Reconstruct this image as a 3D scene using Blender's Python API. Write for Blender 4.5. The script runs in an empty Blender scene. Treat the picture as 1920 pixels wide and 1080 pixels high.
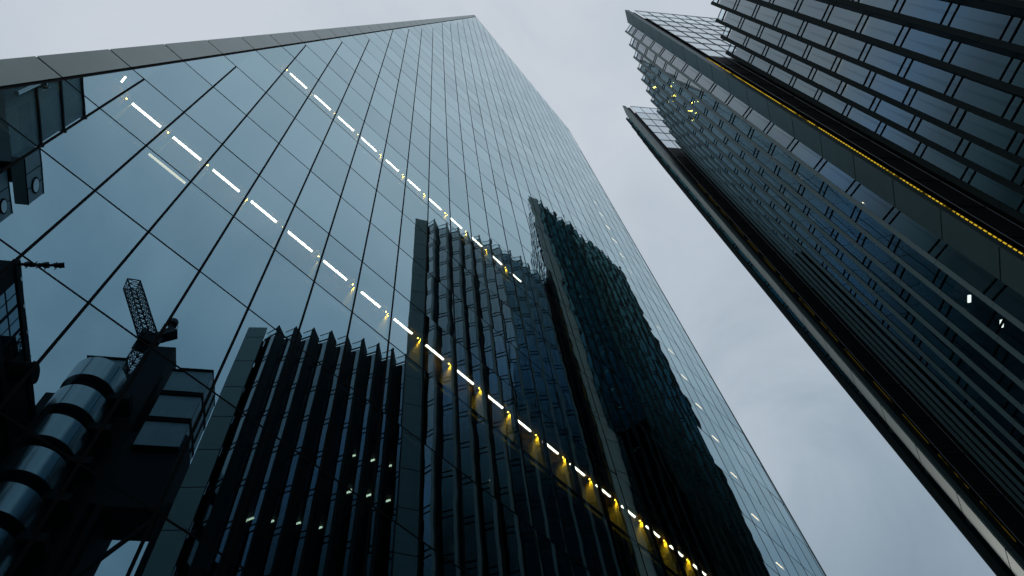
import bpy, bmesh, math, random
from mathutils import Vector, Matrix
random.seed(7)
S = bpy.context.scene
COL = S.collection
R = math.radians

# ---------------------------------------------------------------- camera
CX = Vector((0.69924418, -0.71058281, -0.07829203))
CY = Vector((-0.625804, -0.66137385, 0.41346582))
CF = Vector((0.34558201, 0.2401181, 0.90714738))      # viewing direction
CAM = Vector((0.0, 0.0, 1.6))
FPX = 1635.94
cd = bpy.data.cameras.new('camera')
cam = bpy.data.objects.new('camera', cd)
COL.objects.link(cam)
m = Matrix((CX, CY, -CF)).transposed().to_4x4()
m.translation = CAM
cam.matrix_world = m
cd.sensor_width = 36.0
cd.lens = FPX / 1920.0 * 36.0
cd.clip_start = 0.1
cd.clip_end = 3000.0
S.camera = cam

# ---------------------------------------------------------------- world: heavy overcast at dusk
W = bpy.data.worlds.new('World')
S.world = W
W.use_nodes = True
nt = W.node_tree
nt.nodes.clear()
out = nt.nodes.new('ShaderNodeOutputWorld')
bg = nt.nodes.new('ShaderNodeBackground')
nt.links.new(bg.outputs[0], out.inputs[0])
tc = nt.nodes.new('ShaderNodeTexCoord')
sep = nt.nodes.new('ShaderNodeSeparateXYZ')
nt.links.new(tc.outputs['Generated'], sep.inputs[0])
n1 = nt.nodes.new('ShaderNodeTexNoise')
n1.inputs['Scale'].default_value = 4.2
n1.inputs['Detail'].default_value = 6.0
n1.inputs['Roughness'].default_value = 0.55
n1.inputs['Distortion'].default_value = 0.6
nt.links.new(tc.outputs['Generated'], n1.inputs['Vector'])
add = nt.nodes.new('ShaderNodeMath'); add.operation = 'MULTIPLY_ADD'
nt.links.new(n1.outputs['Fac'], add.inputs[0])
add.inputs[1].default_value = 0.42
nt.links.new(sep.outputs['Z'], add.inputs[2])
sub = nt.nodes.new('ShaderNodeMath'); sub.operation = 'SUBTRACT'
nt.links.new(add.outputs[0], sub.inputs[0]); sub.inputs[1].default_value = 0.21
ramp = nt.nodes.new('ShaderNodeValToRGB')
nt.links.new(sub.outputs[0], ramp.inputs[0])
els = ramp.color_ramp.elements
stops = [(0.0, (.05, .075, .10)), (.5, (.155, .22, .28)), (.68, (.275, .35, .42)), (.82, (.425, .495, .565)),
         (.91, (.52, .58, .645)), (1.0, (.58, .625, .69))]
els[0].position, els[0].color = stops[0][0], (*stops[0][1], 1)
els[1].position, els[1].color = stops[-1][0], (*stops[-1][1], 1)
for p, c in stops[1:-1]:
    e = els.new(p); e.color = (*c, 1)
sky = nt.nodes.new('ShaderNodeTexSky')
sky.sky_type = 'NISHITA'
sky.sun_disc = False
sky.sun_elevation = R(30)
sky.sun_rotation = R(45)
skm = nt.nodes.new('ShaderNodeMixRGB'); skm.blend_type = 'ADD'
skm.inputs[0].default_value = 0.006
nt.links.new(ramp.outputs[0], skm.inputs[1])
nt.links.new(sky.outputs[0], skm.inputs[2])
nt.links.new(skm.outputs[0], bg.inputs[0])
bg.inputs[1].default_value = 1.0

# sun veiled by cloud (behind the glass tower)
sd = bpy.data.lights.new('sun', 'SUN')
sd.energy = 0.5
sd.angle = R(15)
sd.color = (1.0, 0.95, 0.88)
so = bpy.data.objects.new('sun', sd)
COL.objects.link(so)
so.rotation_euler = (R(60), 0, R(135))

S.view_settings.view_transform = 'Standard'
S.view_settings.look = 'None'
S.view_settings.exposure = 0.0
S.view_settings.gamma = 1.0
S.cycles.use_denoising = True
S.cycles.max_bounces = 10
S.cycles.glossy_bounces = 7
S.cycles.transparent_max_bounces = 14
S.cycles.diffuse_bounces = 3
S.cycles.sample_clamp_indirect = 6.0
S.cycles.blur_glossy = 0.2

# ---------------------------------------------------------------- materials
def base(name):
    m = bpy.data.materials.new(name); m.use_nodes = True
    t = m.node_tree; t.nodes.clear()
    o = t.nodes.new('ShaderNodeOutputMaterial')
    return m, t, o

def solid(name, col, rough=0.5, metal=0.0, var=0.12, scale=1.5, stretch=(1, 1, 1), bump=0.0, spec=0.4):
    m, t, o = base(name)
    b = t.nodes.new('ShaderNodeBsdfPrincipled')
    c = t.nodes.new('ShaderNodeTexCoord')
    mp = t.nodes.new('ShaderNodeMapping'); mp.inputs['Scale'].default_value = stretch
    n = t.nodes.new('ShaderNodeTexNoise'); n.inputs['Scale'].default_value = scale; n.inputs['Detail'].default_value = 6
    t.links.new(c.outputs['Object'], mp.inputs[0]); t.links.new(mp.outputs[0], n.inputs['Vector'])
    r = t.nodes.new('ShaderNodeMixRGB')
    r.inputs[1].default_value = (*[max(0, x * (1 - var)) for x in col], 1)
    r.inputs[2].default_value = (*[min(1, x * (1 + var)) for x in col], 1)
    t.links.new(n.outputs['Fac'], r.inputs[0])
    t.links.new(r.outputs[0], b.inputs['Base Color'])
    b.inputs['Roughness'].default_value = rough
    b.inputs['Metallic'].default_value = metal
    b.inputs['Specular IOR Level'].default_value = spec
    if bump:
        bp = t.nodes.new('ShaderNodeBump'); bp.inputs['Distance'].default_value = bump
        t.links.new(n.outputs['Fac'], bp.inputs['Height']); t.links.new(bp.outputs[0], b.inputs['Normal'])
    t.links.new(b.outputs[0], o.inputs[0])
    return m

def glow(name, col, strength):
    m, t, o = base(name)
    e = t.nodes.new('ShaderNodeEmission')
    e.inputs[0].default_value = (*col, 1); e.inputs[1].default_value = strength
    t.links.new(e.outputs[0], o.inputs[0])
    return m

def glass(name, curve, trans, wave=0.0, wscale=0.5):
    """coated architectural glass: angle-dependent mirror over a tinted see-through body, very slightly wavy.
    curve: list of (1 - cos(angle), reflected colour)"""
    m, t, o = base(name)
    lw = t.nodes.new('ShaderNodeLayerWeight'); lw.inputs[0].default_value = 0.5
    tr = t.nodes.new('ShaderNodeBsdfTransparent'); tr.inputs[0].default_value = (*trans, 1)
    gl = t.nodes.new('ShaderNodeBsdfGlossy'); gl.inputs['Roughness'].default_value = 0.0
    rf = t.nodes.new('ShaderNodeValToRGB'); rc = t.nodes.new('ShaderNodeValToRGB')
    for r in (rf, rc):
        e = r.color_ramp.elements
        while len(e) < len(curve): e.new(.5)
    for k, (p, c) in enumerate(curve):
        f = max(c)
        rf.color_ramp.elements[k].position = p; rf.color_ramp.elements[k].color = (f, f, f, 1)
        rc.color_ramp.elements[k].position = p; rc.color_ramp.elements[k].color = (*[x / f for x in c], 1)
    t.links.new(lw.outputs['Facing'], rf.inputs[0]); t.links.new(lw.outputs['Facing'], rc.inputs[0])
    t.links.new(rc.outputs[0], gl.inputs['Color'])
    mx = t.nodes.new('ShaderNodeMixShader')
    t.links.new(rf.outputs[0], mx.inputs[0]); t.links.new(tr.outputs[0], mx.inputs[1]); t.links.new(gl.outputs[0], mx.inputs[2])
    if wave:
        c = t.nodes.new('ShaderNodeTexCoord')
        n = t.nodes.new('ShaderNodeTexNoise'); n.inputs['Scale'].default_value = wscale; n.inputs['Detail'].default_value = 1.0
        t.links.new(c.outputs['Object'], n.inputs['Vector'])
        bp = t.nodes.new('ShaderNodeBump'); bp.inputs['Distance'].default_value = wave; bp.inputs['Strength'].default_value = 1.0
        t.links.new(n.outputs['Fac'], bp.inputs['Height'])
        t.links.new(bp.outputs[0], gl.inputs['Normal'])
    t.links.new(mx.outputs[0], o.inputs[0])
    return m

M = {}
FACADE_CURVE = [(0, (.10, .20, .26)), (.485, (.19, .325, .405)), (.75, (.38, .52, .57)), (.913, (.595, .705, .73)), (1, (.85, .92, .94))]
for q, (k, wv, sc) in enumerate(((.955, .0009, .5), (1.0, .0010, .45), (1.04, .0009, .55))):
    cv = [(p, tuple(x * k for x in c)) for p, c in FACADE_CURVE]
    M['facade%d' % q] = glass('facade_glass', cv, (.42, .46, .44), wv, sc)
    M['facade_wavy%d' % q] = glass('wavy_facade_glass', cv, (.42, .46, .44), wv * 2.6, sc * 1.1)
    M['facade_rippled%d' % q] = glass('rippled_facade_glass', cv, (.42, .46, .44), wv * 4.6, sc * .85)
PANE_CURVE = [(0, (.006, .012, .015)), (.38, (.012, .025, .028)), (.45, (.055, .085, .105)), (.50, (.10, .165, .235)), (.56, (.17, .21, .23)), (.70, (.30, .33, .345)), (.9, (.44, .51, .54)), (1, (.8, .86, .9))]
M['pane_dim'] = glass('tower_pane_dim', [(p, tuple(x * .84 for x in c)) for p, c in PANE_CURVE], (.14, .17, .19), 0.0008, 0.6)  # dimmer copy of the pane for the painted triangular reflection
M['pane'] = glass('tower_pane', PANE_CURVE, (.14, .17, .19), 0.0008, 0.6)
M['pane_dark'] = glass('tower_pane_dark', [(p, tuple(x * k for x, k in zip(c, (.2, .40, .40)))) for p, c in PANE_CURVE[:-2]] + [(p, tuple(x * .45 for x in c)) for p, c in PANE_CURVE[-2:]], (.10, .13, .13), 0.0012, 0.6)  # reflectance cut for the far tier, standing in for dark surroundings it mirrors
M['crown'] = glass('crown_glass', [(0, (.30, .36, .38)), (.6, (.50, .57, .60)), (.9, (.72, .78, .80)), (1, (.85, .9, .92))], (.45, .5, .54), 0.002, 0.5)
M['clear'] = glass('clear_glass', [(0, (.05, .06, .065)), (.6, (.12, .14, .15)), (1, (.7, .75, .8))], (.80, .87, .89))
M['joint'] = solid('black_gasket', (.004, .008, .010), .75, spec=.05)
M['clad'] = solid('grey_metal_cladding', (.44, .535, .50), .36, .3, .16, .25, (1, 1, 3))
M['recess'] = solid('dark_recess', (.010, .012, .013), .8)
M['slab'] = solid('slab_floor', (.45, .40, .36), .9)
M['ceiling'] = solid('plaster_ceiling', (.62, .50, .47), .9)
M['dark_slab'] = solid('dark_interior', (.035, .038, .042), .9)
M['col_washed'] = solid('light_washed_column', (.80, .62, .06), .6)  # the downlights' yellow wash is put into the column colour
M['blade'] = solid('blade_panel', (.25, .325, .295), .5, .2, .14, .5, (1, 1, 2))
M['blade_edge'] = solid('blade_edge', (.12, .185, .19), .5, .2, .08, 1.0)
M['fin'] = solid('fin_metal', (.016, .026, .026), .55, .2, .15, .8)
M['grid'] = solid('screen_frame', (.10, .12, .13), .5, .3)
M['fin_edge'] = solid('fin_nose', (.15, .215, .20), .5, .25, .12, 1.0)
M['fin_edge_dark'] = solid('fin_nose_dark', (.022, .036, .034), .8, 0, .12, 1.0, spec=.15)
M['tier'] = solid('tier_wall', (.03, .035, .037), .7)
M['steel'] = solid('stainless_steel', (.46, .52, .53), .24, .9, .3, .8, (4, 4, .12))  # upright streaks in the colour stand in for reflected bands
M['ribbed'] = solid('ribbed_steel', (.66, .78, .78), .5, .1, .15, 1.2)
M['pod'] = solid('pod_panel', (.42, .53, .54), .45, .2, .2, 1.0)
M['conc'] = solid('dark_concrete', (.03, .034, .036), .85, 0, .3, .7)
M['wing_glass'] = glass('wing_glass', [(0, (.03, .05, .06)), (.5, (.12, .18, .21)), (1, (.7, .8, .85))], (.05, .06, .06))
M['crane'] = solid('crane_steel', (.022, .022, .023), .6)
M['asphalt'] = solid('asphalt', (.05, .05, .052), .9, 0, .3, 12.0, bump=.004)
M['paving'] = solid('paving', (.16, .155, .15), .85, 0, .2, 4.0)
M['strip'] = glow('strip_lamp', (1.0, .92, .78), 13.0)
M['down'] = glow('downlight_lamp', (1.0, .66, .07), 55.0)
def dashed(name, col, strength, scale, duty):
    """row of small glowing dashes along a vertical channel"""
    m, t, o = base(name)
    c = t.nodes.new('ShaderNodeTexCoord'); sp = t.nodes.new('ShaderNodeSeparateXYZ')
    t.links.new(c.outputs['Object'], sp.inputs[0])
    a = t.nodes.new('ShaderNodeMath'); a.operation = 'MULTIPLY'; a.inputs[1].default_value = scale
    t.links.new(sp.outputs['Z'], a.inputs[0])
    f = t.nodes.new('ShaderNodeMath'); f.operation = 'FRACT'; t.links.new(a.outputs[0], f.inputs[0])
    g = t.nodes.new('ShaderNodeMath'); g.operation = 'LESS_THAN'; g.inputs[1].default_value = duty
    t.links.new(f.outputs[0], g.inputs[0])
    n = t.nodes.new('ShaderNodeTexNoise'); n.inputs['Scale'].default_value = 1.1; n.inputs['Detail'].default_value = 3
    t.links.new(c.outputs['Object'], n.inputs['Vector'])
    r = t.nodes.new('ShaderNodeMapRange'); r.inputs['From Min'].default_value = .36; r.inputs['From Max'].default_value = .5
    r.inputs['To Min'].default_value = .1
    t.links.new(n.outputs['Fac'], r.inputs['Value'])
    k = t.nodes.new('ShaderNodeMath'); k.operation = 'MULTIPLY'
    t.links.new(g.outputs[0], k.inputs[0]); t.links.new(r.outputs[0], k.inputs[1])
    k2 = t.nodes.new('ShaderNodeMath'); k2.operation = 'MULTIPLY'; k2.inputs[1].default_value = strength
    t.links.new(k.outputs[0], k2.inputs[0])
    e = t.nodes.new('ShaderNodeEmission'); e.inputs[0].default_value = (*col, 1)
    t.links.new(k2.outputs[0], e.inputs[1]); t.links.new(e.outputs[0], o.inputs[0])
    return m
M['led'] = dashed('gold_led', (1.0, .66, .04), 0.62, 3.2, .7)
M['led_olive'] = dashed('olive_led', (.85, .62, .05), 0.04, .26, .75)
M['led_reflection'] = dashed('gold_led_reflection', (1.0, .62, .05), 0.08, 2.1, .7)  # gold light reflected beside the strip, put in as a dim glow
M['housing'] = solid('lamp_housing', (.55, .54, .50), .6)
M['ledge'] = glow('glowing_cream_sill', (1.0, .86, .60), 2.2)  # cream sill, no lamp: its lit look is given by emission
M['office'] = glow('office_lamp', (1.0, .74, .40), 15.0)
M['office_white'] = glow('office_white_lamp', (1.0, .93, .82), 7.0)
M['amber'] = glow('amber_lamp', (1.0, .74, .46), 6.0)
M['amber_strong'] = glow('amber_strip', (1.0, .74, .12), 45.0)

# ---------------------------------------------------------------- helpers
def obj(name, bm, mats, parent=None):
    me = bpy.data.meshes.new(name)
    bmesh.ops.recalc_face_normals(bm, faces=bm.faces[:]) if getattr(bm, 'recalc', False) else None
    bm.to_mesh(me); bm.free()
    if not isinstance(mats, (list, tuple)): mats = [mats]
    for x in mats: me.materials.append(x)
    o = bpy.data.objects.new(name, me); COL.objects.link(o)
    if parent: o.parent = parent
    return o

def tag(o, label=None, cat=None, group=None, kind=None):
    if label: o['label'] = label
    if cat: o['category'] = cat
    if group: o['group'] = group
    if kind: o['kind'] = kind
    return o

def empty(name, loc=(0, 0, 0)):
    o = bpy.data.objects.new(name, None); COL.objects.link(o)
    o.empty_display_size = 0.5
    return o

def face(bm, pts, mi=0):
    f = bm.faces.new([bm.verts.new(p) for p in pts]); f.material_index = mi
    return f

def prism(bm, poly, z0, z1, mi=0):
    """solid over a plan polygon (list of (x, y))"""
    a = [bm.verts.new((x, y, z0)) for x, y in poly]
    b = [bm.verts.new((x, y, z1)) for x, y in poly]
    n = len(poly)
    fs = [bm.faces.new(a[::-1]), bm.faces.new(b)]
    for i in range(n):
        fs.append(bm.faces.new((a[i], a[(i + 1) % n], b[(i + 1) % n], b[i])))
    for f in fs: f.material_index = mi
    return fs

def box(bm, x0, x1, y0, y1, z0, z1, mi=0):
    return prism(bm, [(x0, y0), (x1, y0), (x1, y1), (x0, y1)], z0, z1, mi)

def bar(bm, a, b, w, d=None, mi=0, up=None):
    """square bar between two points"""
    a, b = Vector(a), Vector(b)
    d = d or w
    t = (b - a).normalized()
    u = Vector(up) if up else (Vector((0, 0, 1)) if abs(t.z) < .9 else Vector((1, 0, 0)))
    s = t.cross(u).normalized(); v = s.cross(t).normalized()
    r = []
    for p in (a, b):
        r.append([bm.verts.new(p + s * (i * w / 2) + v * (j * d / 2)) for i, j in ((-1, -1), (1, -1), (1, 1), (-1, 1))])
    fs = [bm.faces.new(r[0]), bm.faces.new(r[1][::-1])]
    for i in range(4):
        fs.append(bm.faces.new((r[0][i], r[1][i], r[1][(i + 1) % 4], r[0][(i + 1) % 4])))
    for f in fs: f.material_index = mi

def tube(bm, a, b, r, n=20, mi=0, r2=None):
    a, b = Vector(a), Vector(b)
    t = (b - a).normalized()
    u = Vector((0, 0, 1)) if abs(t.z) < .9 else Vector((1, 0, 0))
    s = t.cross(u).normalized(); v = s.cross(t).normalized()
    rr = (r, r2 or r)
    rings = [[bm.verts.new(p + (s * math.cos(k * math.tau / n) + v * math.sin(k * math.tau / n)) * q) for k in range(n)]
             for p, q in zip((a, b), rr)]
    caps = [[bm.verts.new(v.co) for v in ring] for ring in rings]
    fs = [bm.faces.new(caps[0]), bm.faces.new(caps[1][::-1])]
    for f in fs: f.material_index = mi
    for k in range(n):
        f = bm.faces.new((rings[0][k], rings[1][k], rings[1][(k + 1) % n], rings[0][(k + 1) % n]))
        f.material_index = mi; f.smooth = True

def new():
    return bmesh.new()

def finish(bm):
    bmesh.ops.recalc_face_normals(bm, faces=bm.faces[:])
    return bm

def pix(P):
    d = Vector(P) - CAM
    f = d.dot(CF)
    if f < .1: return None
    return (960 + FPX * d.dot(CX) / f, 540 - FPX * d.dot(CY) / f)

def screen_area(pts):
    q = [pix(p) for p in pts]
    if any(p is None for p in q): return 0
    cx = sum(p[0] for p in q) / len(q); cy = sum(p[1] for p in q) / len(q)
    if not (-60 < cx < 1980 and -60 < cy < 1140): return 0
    return abs(sum(q[i][0] * q[(i + 1) % len(q)][1] - q[(i + 1) % len(q)][0] * q[i][1] for i in range(len(q)))) / 2

def clip(poly, inside):
    """clip a 2-D polygon by a half plane a*x + b*y <= c"""
    a, b, c = inside
    res = []
    for i in range(len(poly)):
        p, q = poly[i], poly[(i + 1) % len(poly)]
        dp, dq = a * p[0] + b * p[1] - c, a * q[0] + b * q[1] - c
        if dp <= 0: res.append(p)
        if dp * dq < 0:
            t = dp / (dp - dq)
            res.append((p[0] + (q[0] - p[0]) * t, p[1] + (q[1] - p[1]) * t))
    return res

def halfplane(p, q):
    """points on the right of the line p -> q are inside"""
    dx, dy = q[0] - p[0], q[1] - p[1]
    a, b = -dy, dx
    return (a, b, a * p[0] + b * p[1])

# ---------------------------------------------------------------- ground
bm = new(); face(bm, [(-900, -900, 0), (900, -900, 0), (900, 900, 0), (-900, 900, 0)])
tag(obj('ground', bm, M['paving']), kind='structure')
bm = new(); face(bm, [(-60, -9, .004), (30, -12, .004), (90, 2, .004), (90, 6, .004), (30, -4, .004), (-60, -2, .004)])
tag(obj('street', bm, M['asphalt']), kind='structure')
bm = new(); prism(bm, [(-60, 1.5), (20, 1.5), (20, 10.3), (-60, 10.3)], 0.008, .12)
tag(obj('pavement', finish(bm), M['paving']), kind='structure')

# ---------------------------------------------------------------- glass tower (mirror facade)
FY = 10.42                                   # facade plane
X0, Z0 = -2.705, 22.0                        # grid origin: mullion 0, floor 0
BW, FH = 1.5, 4.005                          # bay and storey
gx = lambda i: X0 + BW * i
gz = lambda j: Z0 + FH * j
tower = empty('glass_tower')
tag(tower, 'tall mirror glass tower with a slanting grey metal edge, filling the left and centre', 'tower')

OUT_B, OUT_T = (2.01 - (8.5 + 5.48) / 2.26, -5.48), (14.9, 37.55)   # outer edge of the slanting strip
IN_B, IN_T = (1.21 - (5.38 + 5.48) / 2.285, -5.48), (15.05, 37.05)
KINK = (27.95, 29.75)
RBO, RBI = (30.05, -5.48), (29.75, -5.48)
KINKI = (27.82, 29.6)
planes = [halfplane(IN_B, IN_T), halfplane(IN_T, KINKI), halfplane(KINKI, RBI)]

def jin(i):      # height of the inner slanting edge at bay line i
    return IN_B[1] + (i - IN_B[0]) * (IN_T[1] - IN_B[1]) / (IN_T[0] - IN_B[0])
def jtop(i):     # upper limit of the facade at bay line i
    if i <= IN_T[0]: return jin(i)
    if i <= KINKI[0]: return IN_T[1] + (i - IN_T[0]) * (KINKI[1] - IN_T[1]) / (KINKI[0] - IN_T[0])
    return KINKI[1] + (i - KINKI[0]) * (RBI[1] - KINKI[1]) / (RBI[0] - KINKI[0])
def ileft(j):
    return IN_B[0] + (j - IN_B[1]) * (IN_T[0] - IN_B[0]) / (IN_T[1] - IN_B[1])
def iright(j):
    if j <= KINKI[1]: return RBI[0] + (j - RBI[1]) * (KINKI[0] - RBI[0]) / (KINKI[1] - RBI[1])
    return KINKI[0] + (j - KINKI[1]) * (IN_T[0] - KINKI[0]) / (IN_T[1] - KINKI[1])

cells = []
for j in range(-6, 38):
    for i in range(-6, 30):
        lo = max(j, -5.48)
        p = [(i, lo), (i + 1, lo), (i + 1, j + 1), (i, j + 1)]
        for h in planes:
            p = clip(p, h)
            if len(p) < 3: break
        if len(p) < 3: continue
        # each pane is fixed a hair out of true, so its reflection steps at the joints
        k = 1.0 if i < 8 else 2.2
        ax, az = random.gauss(0, .0008 * k), random.gauss(0, .0006 * k)
        pts = [(gx(a), FY + ax * (a - i - .5) * BW + az * (b - j - .5) * FH, gz(b)) for a, b in p]
        cells.append((screen_area(pts), pts, random.randrange(3) + (6 if i >= 14 else 3 if i >= 8 else 0)))
cells.sort(key=lambda c: -c[0])
GL = [M['facade%d' % q] for q in range(3)] + [M['facade_wavy%d' % q] for q in range(3)] + [M['facade_rippled%d' % q] for q in range(3)]
for ar, pts, mi in cells[:100]:
    bm = new(); face(bm, pts); obj('window', bm, GL[mi], tower)
bm = new()
for ar, pts, mi in cells[100:]: face(bm, pts, mi)
tag(obj('window', bm, GL, tower), kind='stuff')

for i in range(-4, 30):
    top = jtop(i)
    if i < 15: top = math.floor(top - .02) if top - math.floor(top) < .97 else top
    if top <= -5.4: continue
    bm = new(); box(bm, gx(i) - .032, gx(i) + .032, FY - .006, FY + .12, 0, gz(top))
    obj('mullion', finish(bm), M['joint'], tower)
for j in range(-5, 37):
    bm = new(); box(bm, gx(ileft(j)), gx(iright(j)), FY - .004, FY + .09, gz(j) - .029, gz(j) + .029)
    obj('transom', finish(bm), M['joint'], tower)

# slanting metal edge: panels with open joints over a dark backing, and the shadow gap beside it
def lerp(a, b, t): return tuple(x + (y - x) * t for x, y in zip(a, b))
bm = new()
n = 43
for k in range(n + 1):
    ja, jb = -5.48 + k, -4.48 + k
    ja, jb = math.floor(ja) , math.floor(ja) + 1
    def so_(j): return OUT_B[0] + (j - OUT_B[1]) * (OUT_T[0] - OUT_B[0]) / (OUT_T[1] - OUT_B[1])
    if ja >= 37: break
    g = .010
    hi = min(jb - g, 37.3)
    q = [(so_(ja + g), ja + g), (ileft(ja + g) - .07, ja + g), (ileft(hi) - .07, hi), (so_(hi), hi)]
    face(bm, [(gx(a), FY - .012, gz(b)) for a, b in q])
obj('edge_cladding', bm, M['clad'], tower)
bm = new()
face(bm, [(gx(a), FY + .03, gz(b)) for a, b in (OUT_B, (IN_B[0] + .02, IN_B[1]), (IN_T[0] + .02, IN_T[1]), OUT_T)])
obj('shadow_gap', bm, M['recess'], tower)
# metal return on the right edge
bm = new()
pr = [(RBI[0] + .03, RBI[1]), RBO, KINK, (KINKI[0] + .03, KINKI[1])]
face(bm, [(gx(a), FY - .006, gz(b)) for a, b in pr])
obj('edge_return', bm, M['blade'], tower)
# body behind: sides, back, floors
DEP = 24.0
bm = new()
ring = [OUT_B, OUT_T, KINK, RBO]
for k in range(4):
    a, b = ring[k], ring[(k + 1) % 4]
    if k == 3: continue
    face(bm, [(gx(a[0]), FY + .05, gz(a[1])), (gx(b[0]), FY + .05, gz(b[1])), (gx(b[0]), FY + DEP, gz(b[1])), (gx(a[0]), FY + DEP, gz(a[1]))])
face(bm, [(gx(a), FY + DEP, gz(b)) for a, b in ring])
obj('side_wall', finish(bm), M['clad'], tower)
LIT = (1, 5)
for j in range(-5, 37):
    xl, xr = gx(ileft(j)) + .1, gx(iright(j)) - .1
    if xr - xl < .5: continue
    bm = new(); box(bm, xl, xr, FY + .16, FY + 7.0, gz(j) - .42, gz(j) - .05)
    obj('floor_slab', finish(bm), M['slab'] if (j in LIT or j - 1 in LIT) else M['dark_slab'], tower)  # lit storeys get paler slabs to bounce lamp light, unlit ones a darkened copy
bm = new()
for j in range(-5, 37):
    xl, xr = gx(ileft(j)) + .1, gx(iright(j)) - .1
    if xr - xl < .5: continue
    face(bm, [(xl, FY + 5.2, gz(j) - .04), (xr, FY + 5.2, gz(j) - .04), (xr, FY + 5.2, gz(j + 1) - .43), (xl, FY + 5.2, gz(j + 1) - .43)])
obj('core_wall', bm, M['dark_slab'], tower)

# lit storeys: strip lamps and downlights near the glass, small columns beside each mullion
def strip_lamp(x0, x1, y, z, mat, w=.08):
    bm = new(); box(bm, x0, x1, y - w / 2, y + w / 2, z - .05, z)
    finish(bm)
    for f in bm.faces: f.material_index = 0 if f.normal.z < -.5 else 1      # only the diffuser underneath gives light
    return obj('ceiling_light', bm, [mat, M['housing']], tower)
for j, i0, i1 in ((1, 0, 21), (5, 1, 12)):
    zc = gz(j) + 2.95
    bm = new(); box(bm, gx(ileft(j)) + .3, gx(i1 + 1), FY + .28, FY + 5.1, zc + .02, zc + .3)
    obj('dropped_ceiling', finish(bm), M['ceiling'], tower)
    for i in range(i0, i1 + 1):
        if i < ileft(j + .6): continue
        strip_lamp(gx(i + (.19 if i < 6 else .31)), gx(i + .88), FY + .45, zc, M['strip'])
        bm = new(); box(bm, gx(i + .055) - .02, gx(i + .055) + .02, FY + .42, FY + .46, zc - .05, zc)
        finish(bm)
        for f in bm.faces: f.material_index = 0 if f.normal.z < -.5 else 1
        dl = obj('downlight', bm, [M['down'], M['housing']], tower)
        ld = bpy.data.lights.new('downlight_beam', 'SPOT')
        ld.energy = 34.0; ld.color = (1.0, .70, .06); ld.spot_size = R(95); ld.spot_blend = .6; ld.shadow_soft_size = .03
        lo = bpy.data.objects.new('downlight_beam', ld); COL.objects.link(lo); lo.parent = dl
        lo.location = (gx(i + .055), FY + .44, zc - .07)
        lo.rotation_euler = (0, R(-22), 0)                # washes the column beside it
        bm = new(); box(bm, gx(i + .105), gx(i + .19), FY + .40, FY + .95, gz(j) - .04, zc)
        obj('column', finish(bm), M['col_washed'], tower)
# single lamps at one bay on many storeys, and the upper lit storeys whose lamps only show in the glass opposite
for j in range(3, 25):
    strip_lamp(gx(25.35), gx(26.0), FY + .5, gz(j) + 2.95, M['amber'], .06)
for j, i0, i1 in ((30, 9, 13), (27, 9, 14), (24, 9, 13)):
    for i in range(i0, i1 + 1):
        if i < ileft(j) + .3: continue
        strip_lamp(gx(i + .2), gx(i + .8), FY + .62, gz(j) + 3.3, M['amber_strong'], .2)
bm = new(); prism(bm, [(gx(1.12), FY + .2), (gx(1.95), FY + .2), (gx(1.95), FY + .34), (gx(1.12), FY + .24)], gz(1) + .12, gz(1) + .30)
obj('glowing_ledge', finish(bm), M['ledge'], tower)  # lit sill wedge that glows by itself in place of light falling on it
strip_lamp(gx(-.28), gx(-.24), FY + .45, gz(2) - .43, M['strip'], .6)

# ---------------------------------------------------------------- stepped office tower
office = empty('stepped_office_tower')
tag(office, 'dark office tower of three stepped curved tiers with saw-tooth fins, filling the right side', 'tower')
NRET = Vector((.77, -.64, 0)).normalized()
win_jobs = []

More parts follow.
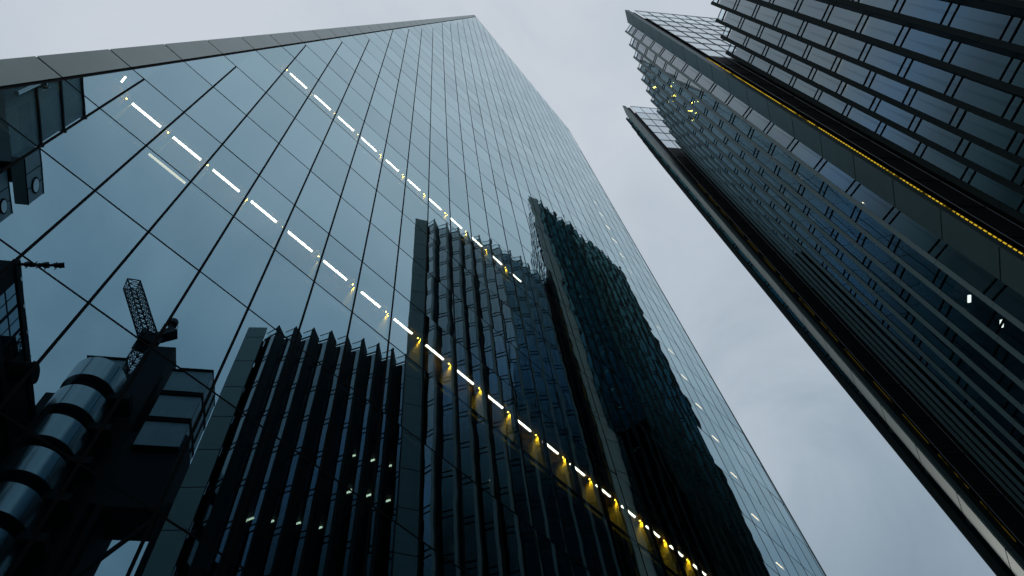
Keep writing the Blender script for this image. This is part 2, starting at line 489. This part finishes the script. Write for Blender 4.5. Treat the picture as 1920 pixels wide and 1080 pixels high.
def tier(tips, zr, blade, joint0, right_dir, depth, lights=(), led=None, crown_to=None, ncrown=6, frac=.44, out=.60, frac1=.44, out1=.60, nose='fin_edge', zblack=0):
    """tips: plan points of the fin noses; blade: (left, right) plan points; zr: roof height"""
    T = [Vector((x, y, 0)) for x, y in tips]
    bl, brt = Vector((*blade[0], 0)), Vector((*blade[1], 0))
    Rts = []
    for kk, (a, b) in enumerate(zip(T[:-1], T[1:])):
        q = kk / (len(T) - 2)
        fk, ok = frac + (frac1 - frac) * q, out + (out1 - out) * q
        t = (b - a); L = t.length; t = t / L
        nrm = Vector((-t.y, t.x, 0))
        Rts.append(a + t * (fk * L) - nrm * ok)
    t0 = (T[1] - T[0]).normalized(); n0 = Vector((-t0.y, t0.x, 0))
    first_root = brt - n0 * .45
    te = (T[-1] - T[-2]).normalized(); ne = Vector((-te.y, te.x, 0))
    last_root = T[-1] + te * .55 - ne * out
    zg = zr - 1.5                       # top of the glazing, the clear balustrade stands above it
    # body: floors and back walls
    inner = [first_root] + Rts + [last_root]
    back_r = last_root + Vector((*right_dir, 0)).normalized() * depth
    rn_ = Vector((NRET.y, -NRET.x, 0))
    back_l = bl + NRET * 26 - rn_ * .5
    side = bl + NRET * 1.0 - rn_ * .5
    saw = [first_root]
    for k in range(len(T)):
        saw += [T[k] - n0 * .2 - t0 * .1, (Rts + [last_root])[k] - n0 * .12]
    poly = [side] + saw + [back_r, back_l]
    poly = [(p.x, p.y) for p in poly]
    bm = new()
    z = joint0
    while z > 1:
        prism(bm, poly, z - .62, z - .1); z -= 4.0
    prism(bm, poly, zg - .3, zg - .06)
    # dark inner core so that one cannot see straight through
    ci = [(p - n0 * 4.5) for p in inner[4:]]
    core = [(p.x, p.y) for p in [side - rn_ * 3.5 + NRET * 7] + ci + [back_r, back_l - rn_ * 3.5]]
    prism(bm, core, 0, zg - .5)
    ew = [last_root, back_r, back_r + te * .12, last_root + te * .12]
    prism(bm, [(p.x, p.y) for p in ew], 0, zg)
    tr = obj('tier', finish(bm), M['tier'], office)
    # fins: dark plates from nose to root, sharp top rising above the glass
    for k, a in enumerate(T):
        b = Rts[k] if k < len(Rts) else last_root
        d = (b - a).normalized(); s = Vector((-d.y, d.x, 0)) * .045
        bm = new()
        pl = []
        for off in (s, -s):
            pl.append([bm.verts.new((a.x + off.x, a.y + off.y, 0)), bm.verts.new((b.x + off.x, b.y + off.y, 0)),
                       bm.verts.new((b.x + off.x, b.y + off.y, zr - .95)), bm.verts.new((a.x + off.x, a.y + off.y, zr))])
        bm.faces.new(pl[0]); bm.faces.new(pl[1][::-1])
        for q in range(4):
            bm.faces.new((pl[0][q], pl[0][(q + 1) % 4], pl[1][(q + 1) % 4], pl[1][q]))
        # nose strip
        nn = a - d * .06
        for z0, z1 in [(max(0, zr - .25 - 4 * (q + 1)) + .02, zr - .25 - 4 * q) for q in range(int(zr // 4))]:
            w = s.normalized() * (.13 if zr < 80 else .10)
            prism(bm, [((nn - w).x, (nn - w).y), ((nn + w).x, (nn + w).y), ((nn + w + d * .055).x, (nn + w + d * .055).y), ((nn - w + d * .055).x, (nn - w + d * .055).y)], z0, z1, 1)
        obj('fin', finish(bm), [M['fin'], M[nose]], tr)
    # glazing: one window per bay and storey, a pair of transom lines at every floor
    starts = [first_root] + Rts
    for k, a in enumerate(starts):
        b = T[k]
        d = (b - a).normalized(); nb = Vector((-d.y, d.x, 0))
        a2, b2 = a + d * .03, b - d * .07
        z1 = zg; z = joint0
        while z1 > 2:
            z0 = max(z, .2)
            if z1 - z0 > .3:
                win_jobs.append((tr, a2, b2, nb, z0, z1))
            z1 = z0; z = z - 4.0
            if z1 <= .3: break
        # clear balustrade
        bm = new()
        off = -nb * .02
        face(bm, [(a2.x + off.x, a2.y + off.y, zg + .06), (b2.x + off.x, b2.y + off.y, zg + .06), (b2.x + off.x, b2.y + off.y, zr - .38), (a2.x + off.x, a2.y + off.y, zr - .38)])
        bar(bm, (a2.x, a2.y, zr - .35), (b2.x, b2.y, zr - .35), .05, .05, 1)
        bar(bm, (a2.x, a2.y, zg + .0), (b2.x, b2.y, zg + .0), .10, .10, 1)
        obj('balustrade', finish(bm), [M['clear'], M['fin']], tr)
    # blade: stacked metal panels, light side edge, slot
    bt = (brt - bl).normalized(); bn = Vector((-bt.y, bt.x, 0))
    bm = new()
    zt = zr; z = joint0
    while zt > .5:
        lo = max(z, 0)
        q = [bl, brt, brt - bn * .10, bl - bn * .10 + bt * .02]
        prism(bm, [(p.x, p.y) for p in q], lo + .09, zt)
        zt = lo; z -= 4.0
    q = [bl + bt * .06 - bn * .05, brt - bt * .06 - bn * .05, brt - bt * .06 - bn * .3, bl + bt * .3 - bn * .3]
    prism(bm, [(p.x, p.y) for p in q], 0, zr - .1, 1)
    obj('blade', finish(bm), [M['blade'], M['recess']], tr)
    rt = NRET; rn = Vector((rt.y, -rt.x, 0))      # rn points to the street corner side
    e0 = bl - bn * .05 + rt * .03
    bm = new()
    zt = zr - .1
    while zt > .5:
        lo = max(zt - 8.0, 0)
        q = [e0, e0 + rt * .34, e0 + rt * .34 - rn * .1, e0 - rn * .1 + bt * .02]
        prism(bm, [(p.x, p.y) for p in q], lo + .02, zt); zt = lo
    obj('blade_edge', finish(bm), M['blade_edge'], tr)
    # slot and return wall
    w0 = e0 + rt * .95
    w1 = bl + rt * crown_to
    bm = new()
    s0 = e0 + rt * .34; s1 = w0
    ins = -rn * .16
    face(bm, [((s0 + ins).x, (s0 + ins).y, 0), ((s1 + ins).x, (s1 + ins).y, 0), ((s1 + ins).x, (s1 + ins).y, zr - .3), ((s0 + ins).x, (s0 + ins).y, zr - .3)])
    obj('slot', bm, M['recess'], tr)
    if led:
        led, lm = led
        bm = new(); bm2 = new()
        p = e0 + rt * (.50 if lm == 'led' else .80) - rn * .03
        p2 = e0 + rt * .40 - rn * .06
        prism(bm, [((p + rt * u + rn * v).x, (p + rt * u + rn * v).y) for u, v in ((-.02, -.02), (.02, -.02), (.02, .02), (-.02, .02))], 3, zr - led)
        prism(bm2, [((p2 + rt * u + rn * v).x, (p2 + rt * u + rn * v).y) for u, v in ((-.05, -.02), (.05, -.02), (.05, .0), (-.05, .0))], 3, zr - led)
        obj('led_or_reflection_strip', finish(bm), M[lm], tr)
        if lm == 'led': obj('led_or_reflection_strip', finish(bm2), M['led_reflection'], tr)
        else: bm2.free()
    # glazed return screen with its grid
    bm = new()
    L = (w1 - w0).length
    nz = int((zr - 2) // 3.5)
    for q in range(ncrown):
        pa, pb = w0 + rt * (L * q / ncrown), w0 + rt * (L * (q + 1) / ncrown)
        for k in range(nz):
            zt = zr - .2 - 3.5 * k
            jx = random.gauss(0, .004)
            mi = 2 if zt - 3.5 < zblack else 0  # panes below zblack are painted black for the shade in the recess
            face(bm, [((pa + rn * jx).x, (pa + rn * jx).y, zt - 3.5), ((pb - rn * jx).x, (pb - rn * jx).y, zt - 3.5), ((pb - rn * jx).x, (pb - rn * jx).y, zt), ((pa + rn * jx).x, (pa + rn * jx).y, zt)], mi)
    for q in range(ncrown + 1):
        pa = w0 + rt * (L * q / ncrown) + rn * .02
        bar(bm, (pa.x, pa.y, 0), (pa.x, pa.y, zr - .2), .035, .035, 1)
    for k in range(nz + 1):
        pa, pb = w0 + rn * .03, w1 + rn * .03
        bar(bm, (pa.x, pa.y, zr - .2 - 3.5 * k), (pb.x, pb.y, zr - .2 - 3.5 * k), .035, .045, 1)
    obj('glass_screen', finish(bm), [M['crown'], M['grid'], M['recess']], tr)
    # lamps hung from the ceilings
    for k, z, half, mt in lights:
        a = starts[k]; b = T[k]; d = (b - a).normalized(); nb = Vector((-d.y, d.x, 0))
        sb = 1.9 if zr < 80 else 2.0
        if zr < 80:
            pa = a + d * .10 - nb * sb; pb = a + d * (.35 + half) - nb * sb
        else:
            pa = a + d * .5 - nb * 1.85; pb = a + d * .42 - nb * 2.6
            if z < 35: pa, pb = a + d * .5 - nb * .35, a + d * .78 - nb * .5
        bm = new(); bar(bm, (pa.x, pa.y, z), (pb.x, pb.y, z), .12, .06)
        obj('ceiling_light', finish(bm), M[mt], tr)
    return tr

tips_a = [(13.75, -13.05), (14.85, -12.15), (16.0, -11.3), (17.25, -10.5), (18.5, -9.75), (19.75, -9.1), (20.98, -8.56), (22.2, -8.07), (23.42, -7.6)]
tips_b = [(23.55, -4.4), (24.9, -3.78), (26.22, -3.25), (27.45, -2.75), (28.65, -2.28), (29.95, -1.85), (31.15, -1.5), (32.55, -1.2), (33.95, -.92), (35.3, -.68), (36.7, -.45), (38.1, -.25)]
tips_c = [(37.62, 2.2)] + [(37.62 + 1.325 * k, 2.2 + .158 * k - .0048 * k * k) for k in range(1, 13)]
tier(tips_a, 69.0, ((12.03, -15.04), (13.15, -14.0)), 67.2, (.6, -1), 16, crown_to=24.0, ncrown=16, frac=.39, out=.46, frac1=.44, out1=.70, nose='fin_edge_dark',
     lights=[(1, 46.35, .4, 'office'), (2, 46.35, .2, 'office'), (3, 46.35, .5, 'office'), (4, 46.35, .4, 'office'), (5, 50.35, .5, 'office'), (6, 50.35, .6, 'office'), (5, 54.35, .4, 'office'), (6, 54.35, .5, 'office'), (7, 54.35, .4, 'office'), (7, 50.35, .5, 'office')])
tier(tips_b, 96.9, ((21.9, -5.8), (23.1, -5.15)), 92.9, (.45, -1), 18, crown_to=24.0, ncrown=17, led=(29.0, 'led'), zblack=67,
     lights=[(1, 56.2, .4, 'office'), (1, 52.2, .4, 'office'), (1, 44.2, .5, 'office'), (3, 56.2, .3, 'office'), (3, 52.2, .3, 'office'), (1, 31.6, .5, 'office_white'), (1, 29.4, .5, 'office_white')])
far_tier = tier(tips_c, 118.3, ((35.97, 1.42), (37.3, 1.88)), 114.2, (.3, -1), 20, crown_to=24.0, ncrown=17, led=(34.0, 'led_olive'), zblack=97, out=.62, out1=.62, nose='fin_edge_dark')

def window_mesh(jobs):
    bm = new()
    for (tr, a, b, nb, z0, z1) in jobs:
        # very slightly folded pane: a dimmer middle facet paints in a triangular reflection
        zs = z0 + .58
        j = random.gauss(0, .0035)
        for lo, hi in ((z0 + .03, zs - .03), (zs + .03, z1 - .02)):
            if hi - lo < .2: continue
            o = nb * j
            w = b - a; u0 = random.uniform(.30, .42); u1 = u0 + random.uniform(.16, .24); ut = u0 + random.uniform(.08, .14)
            P = lambda u, z: ((a + w * u + o * (4 * u * (1 - u))).x, (a + w * u + o * (4 * u * (1 - u))).y, z)
            face(bm, [P(0, lo), P(u0, lo), P(ut, hi), P(0, hi)])
            face(bm, [P(u0, lo), P(u1, lo), P(ut + .015, hi), P(ut, hi)], 2)
            face(bm, [P(u1, lo), P(1, lo), P(1, hi), P(ut + .015, hi)])
        for z in (z0, zs):
            bar(bm, (a.x, a.y, z), (b.x, b.y, z), .07, .07, 1)
        bar(bm, (a.x, a.y, z0), (a.x, a.y, z1), .05, .05, 1)
    return bm
jobs = []
for J in win_jobs:
    tr, a, b, nb, z0, z1 = J
    facing = nb.dot(Vector((CAM.x, CAM.y, 0)) - a)
    ar = screen_area([(a.x, a.y, z0), (b.x, b.y, z0), (b.x, b.y, z1), (a.x, a.y, z1)]) if facing > 0 else 0
    jobs.append((ar, J))
jobs.sort(key=lambda q: -q[0])
def panes_of(tr): return [M['pane_dark'], M['joint'], M['pane_dark']] if tr is far_tier else [M['pane'], M['joint'], M['pane_dim']]
for ar, J in jobs[:100]:
    obj('window', finish(window_mesh([J])), panes_of(J[0]), J[0])
for tr in {J[0] for ar, J in jobs}:
    rest = [J for ar, J in jobs[100:] if J[0] == tr]
    if rest: tag(obj('window', finish(window_mesh(rest)), panes_of(tr), tr), kind='stuff')

# ---------------------------------------------------------------- service-tower building across the street (seen in the mirror facade)
E1 = Vector((math.cos(R(38)), math.sin(R(38)), 0)); E2 = Vector((-E1.y, E1.x, 0))      # along / towards the street
svc = empty('service_tower_building')
tag(svc, 'steel clad building with stacked round stair drums and ribbed service pods, reflected bottom left', 'building')
def lbox(bm, p, w, d, z0, z1, mi=0):
    """box with front left corner p, width along E1, depth away from the street"""
    p = Vector((p[0], p[1], 0))
    q = [p, p + E1 * w, p + E1 * w - E2 * d, p - E2 * d]
    prism(bm, [(v.x, v.y) for v in q], z0, z1, mi)

# stair drums
ax = Vector((5.41, -22.3, 0))
bm = new(); tube(bm, (ax.x, ax.y, 20), (ax.x, ax.y, 61.0), 1.55, 32)
obj('stair_shaft', finish(bm), M['recess'], svc)
for k, zc in enumerate((60.6, 56.6, 52.7, 48.9, 45.2, 41.5, 37.8, 34.1)):
    bm = new()
    n = 48; rr = 2.0
    tube(bm, (ax.x, ax.y, zc - 1.25), (ax.x, ax.y, zc + 1.25), rr, n)
    dr = obj('stair_drum', finish(bm), M['steel'], svc)
    bm = new()
    for q in range(6):
        an = q * math.tau / 6 + .3
        c, s = math.cos(an), math.sin(an)
        bar(bm, (ax.x + c * (rr + .004), ax.y + s * (rr + .004), zc - 1.25), (ax.x + c * (rr + .004), ax.y + s * (rr + .004), zc + 1.25), .03, .03)
    obj('panel_seam', finish(bm), M['joint'], dr)
    bm = new(); lbox(bm, (ax.x + E1.x * 1.6 + E2.x * .6, ax.y + E1.y * 1.6 + E2.y * .6), 1.6, 1.6, zc - 2.1, zc - 1.35)
    obj('landing', finish(bm), M['conc'], svc)

# dark lift core and open lower frame
bm = new()
lbox(bm, (7.2, -22.7), 2.3, 3.0, 0, 70)
lbox(bm, (6.6, -23.6), 3.4, 4.0, 0, 66)
lbox(bm, (9.0, -21.4), 4.2, 3.0, 49.3, 57.5)
lbox(bm, (3.2, -27.2), 9.0, 3.0, 0, 63.5)
obj('lift_core', finish(bm), M['conc'], svc)
bm = new()
for a, b in (((9.6, -20.9), 0), ((12.9, -18.3), 0)):
    bar(bm, (a[0], a[1], 0), (a[0], a[1], 49.3), .35)
for z in (33, 41, 49):
    bar(bm, (9.6, -20.9, z), (12.9, -18.3, z), .3)
for z in (33, 41):
    bar(bm, (9.6, -20.9, z), (12.9, -18.3, z + 8), .22)
obj('frame', finish(bm), M['conc'], svc)

def ribbed_pod(p, w, d, z0, z1):
    bm = new()
    lbox(bm, p, w, d, z0, z1)
    P = Vector((*p, 0))
    nr = int(w / .2)
    for k in range(nr + 1):
        c = P + E1 * (w * k / nr) + E2 * .03
        bar(bm, (c.x, c.y, z0 + .1), (c.x, c.y, z1 - .15), .08, .12, 0)
    o = obj('ribbed_pod', finish(bm), [M['ribbed']], svc)
    bm = new()
    for z in (z1 + .03, z0 - .12):
        q = [P + E2 * .22 - E1 * .1, P + E1 * (w + .12) + E2 * .22, P + E1 * (w + .12) - E2 * d, P - E1 * .1 - E2 * d]
        prism(bm, [(v.x, v.y) for v in q], z, z + .09)
    for k in range(1, 3):
        a = P + E1 * (w + .13) - E2 * (d * k / 3)
        bar(bm, (a.x, a.y, z0), (a.x, a.y, z1), .10, .10)
    obj('deck', finish(bm), M['conc'], o)
    # light side panels on the flank
    bm = new()
    q0 = P + E1 * (w + .02); 
    for k in range(3):
        a, b = q0 - E2 * (.08 + d / 3 * k), q0 - E2 * (d / 3 * (k + 1) - .08)
        prism(bm, [(a.x, a.y), (a.x + E1.x * .06, a.y + E1.y * .06), (b.x + E1.x * .06, b.y + E1.y * .06), (b.x, b.y)], z0 + .12, z1 - .12)
    obj('flank_panel', finish(bm), M['pod'], o)
for z1 in (66.0, 62.3, 58.6):
    ribbed_pod((9.65, -20.6), 3.0, 3.2, z1 - 3.25, z1)
ribbed_pod((4.1, -25.6), 3.0, 2.6, 64.6, 68.0)

# crane standing on the lift core: lattice mast and raised boom
crane = empty('maintenance_crane')
tag(crane, 'black lattice maintenance crane with raised boom on the roof beside the stair drums', 'crane')
def lattice(bm, a, b, w, n, mi=0, wb=None):
    a, b = Vector(a), Vector(b)
    t = (b - a).normalized()
    u = Vector((0, 0, 1)) if abs(t.z) < .9 else Vector((E1.x, E1.y, 0))
    s = t.cross(u).normalized(); v = s.cross(t).normalized()
    wb = wb or w
    cor = []
    for i, j in ((-1, -1), (1, -1), (1, 1), (-1, 1)):
        p, q = a + (s * i + v * j) * (w / 2), b + (s * i + v * j) * (wb / 2)
        cor.append((p, q)); bar(bm, p, q, .11)
    for k in range(n):
        for c in range(4):
            p0, q0 = cor[c]; p1, q1 = cor[(c + 1) % 4]
            x0, x1 = p0.lerp(q0, k / n), p1.lerp(q1, (k + 1) / n)
            y0, y1 = p0.lerp(q0, (k + 1) / n), p1.lerp(q1, k / n)
            bar(bm, x0, x1, .05); bar(bm, y0, y1, .05)
            bar(bm, p0.lerp(q0, k / n), p1.lerp(q1, k / n), .05)
    for c in range(4):
        bar(bm, cor[c][1], cor[(c + 1) % 4][1], .08)
bm = new(); lattice(bm, (7.3, -24.0, 64), (7.3, -24.0, 72.2), 1.25, 7)
obj('mast', finish(bm), M['crane'], crane)
bm = new(); lattice(bm, (7.15, -23.4, 72.3), (3.25, -24.6, 80.2), 1.15, 11)
obj('boom', finish(bm), M['crane'], crane)
bm = new()
prism(bm, [(6.4, -24.9), (8.2, -24.5), (8.0, -22.9), (6.2, -23.3)], 71.6, 73.0)
bar(bm, (7.4, -23.6, 72.8), (8.6, -22.7, 74.2), .9, .8)
obj('cab', finish(bm), M['crane'], crane)
bm = new(); tube(bm, (8.1, -23.2, 73.0), (8.1, -23.2, 76.0), .22, 12); tube(bm, (8.1, -23.2, 75.8), (8.1, -23.2, 76.4), .42, 12)
for z in (74, 74.5, 75, 75.5):
    for q in range(10):
        a0, a1 = q * math.tau / 10, (q + 1) * math.tau / 10
        bar(bm, (8.1 + .6 * math.cos(a0), -23.2 + .6 * math.sin(a0), z), (8.1 + .6 * math.cos(a1), -23.2 + .6 * math.sin(a1), z), .04)
obj('vent_pipe', finish(bm), M['crane'], crane)

# near wing on the left: dark roof edge, window bays, duct end, ribbed plant room and porthole pods
wing = empty('service_wing')
tag(wing, 'dark plant wing with porthole pods and a ribbed screen, reflected at the left edge', 'building')
def off(p, a=0, b=0):
    v = Vector((p[0], p[1], 0)) + E1 * a + E2 * b
    return (v.x, v.y)
RC = (-4.2, -16.9)                                   # roof corner; the flank runs back from the street
bm = new()
prism(bm, [RC, off(RC, 0, -13.2), off(RC, -9, -13.2), off(RC, -9, 0)], 0, 60.0)
prism(bm, [off(RC, .12, .1), off(RC, .12, -13.2), off(RC, -.3, -13.2), off(RC, -.3, .1)], 59.4, 60.15)
prism(bm, [off(RC, .0, .1), off(RC, .22, .1), off(RC, .22, -13.2), off(RC, .0, -13.2)], 55.3, 55.9)
obj('wing_wall', finish(bm), M['conc'], wing)
for k in range(3):
    for z in (56.1, 57.75):
        bm = new()
        for q in range(2):
            a = off(RC, .02, -1.2 - k * 1.9 - q * .85); b = off(RC, .02, -1.95 - k * 1.9 - q * .85)
            face(bm, [(*a, z), (*b, z), (*b, z + 1.4), (*a, z + 1.4)])
        obj('window', bm, M['wing_glass'], wing)
for k in range(6):
    bm = new()
    c = off(RC, .14, -1.2 - k * 2.1)
    tube(bm, (*c, 59.9), (*off(c, .05, 0), 59.9), .16, 14)
    obj('bolt_plate', finish(bm), M['steel'], wing)
bm = new()
c = off(RC, .1, -7.4); tube(bm, (*off(c, -1, 0), 57.7), (*off(c, 1.3, 0), 57.7), .72, 28); tube(bm, (*off(c, 1.15, 0), 57.7), (*off(c, 1.36, 0), 57.7), .8, 28)
obj('duct_end', finish(bm), M['conc'], wing)
bm = new()
for q in range(9):
    a = off(RC, .1 + q * .33, -.15 + .02 * q)
    bar(bm, (*a, 59.9 + .02 * q), (*off(a, .33, 0), 60.0 + .03 * q), .16 + .1 * (q % 3), .16 + .12 * (q % 2))
    bar(bm, (*a, 59.9), (*a, 60.6 if q % 2 else 59.3), .06)
obj('cleaning_gantry', finish(bm), M['crane'], wing)

def porthole_pod(c, z0, z1, w=3.0, d=.8):
    """pod whose window side faces along E1"""
    bm = new()
    prism(bm, [c, off(c, 0, w), off(c, -d, w), off(c, -d, 0)], z0, z1)
    o = obj('porthole_pod', finish(bm), M['pod'], wing)
    bm = new()
    for q in (.33, .64):
        a = off(c, .012, w * q)
        bar(bm, (*a, z0), (*a, z1), .035, .035)
    for z in (z0 + .03, z1 - .03):
        bar(bm, (*off(c, .012, 0), z), (*off(c, .012, w), z), .06, .06)
    obj('panel_seam', finish(bm), M['joint'], o)
    a = off(c, 0, w * .30); zc = z0 + .52 * (z1 - z0)
    bm = new(); tube(bm, (*a, zc), (*off(a, .07, 0), zc), .42, 28); obj('porthole', finish(bm), M['steel'], o)
    bm = new(); tube(bm, (*a, zc), (*off(a, .05, 0), zc), .52, 28); obj('porthole_rim', finish(bm), M['joint'], o)
porthole_pod((-5.6, -10.5), 56.0, 58.4)
porthole_pod((-6.25, -13.1), 56.0, 58.4)
bm = new()
prism(bm, [off((-6.9, -11.2), 0, 0), off((-6.9, -11.2), 0, 5), off((-6.9, -11.2), -4, 5), off((-6.9, -11.2), -4, 0)], 59.2, 61.0)
prism(bm, [off((-6.6, -13.6), 0, 0), off((-6.6, -13.6), 0, 6), off((-6.6, -13.6), -5, 6), off((-6.6, -13.6), -5, 0)], 58.5, 59.3)
obj('plant_deck', finish(bm), M['conc'], wing)
# stacked ribbed pods above, ribs upright, a deck between storeys
PC = (-8.1, -9.7)
for z0, z1 in ((66.1, 69.9), (62.1, 65.9), (57.5, 61.9)):
    bm = new()
    prism(bm, [PC, off(PC, 0, 5), off(PC, -3, 5), off(PC, -3, 0)], z0, z1)
    for k in range(36):
        a = off(PC, .03, .05 + k * .14)
        bar(bm, (*a, z0), (*a, z1), .07, .07)
    o = obj('ribbed_pod', finish(bm), M['ribbed'], wing)
    bm = new()
    prism(bm, [off(PC, .18, -.2), off(PC, .18, 5.2), off(PC, -3, 5.2), off(PC, -3, -.2)], z1 - .05, z1 + .17)
    obj('deck', finish(bm), M['conc'], o)
for k, (b, z0, z1) in enumerate(((4.3, 58, 65.5), (4.8, 58, 66.5), (5.3, 58, 67))):
    bm = new()
    a = off(PC, .55, b)
    tube(bm, (*a, z0), (*a, z1), .16, 14)
    for z in (62.4, 65.6):
        tube(bm, (*off(a, -.1, -.5), z), (*off(a, -.1, .3), z + .1), .2, 12); tube(bm, (*off(a, -.1, -.55), z), (*off(a, -.1, -.42), z), .34, 12)
    obj('pipe', finish(bm), M['steel'], wing)
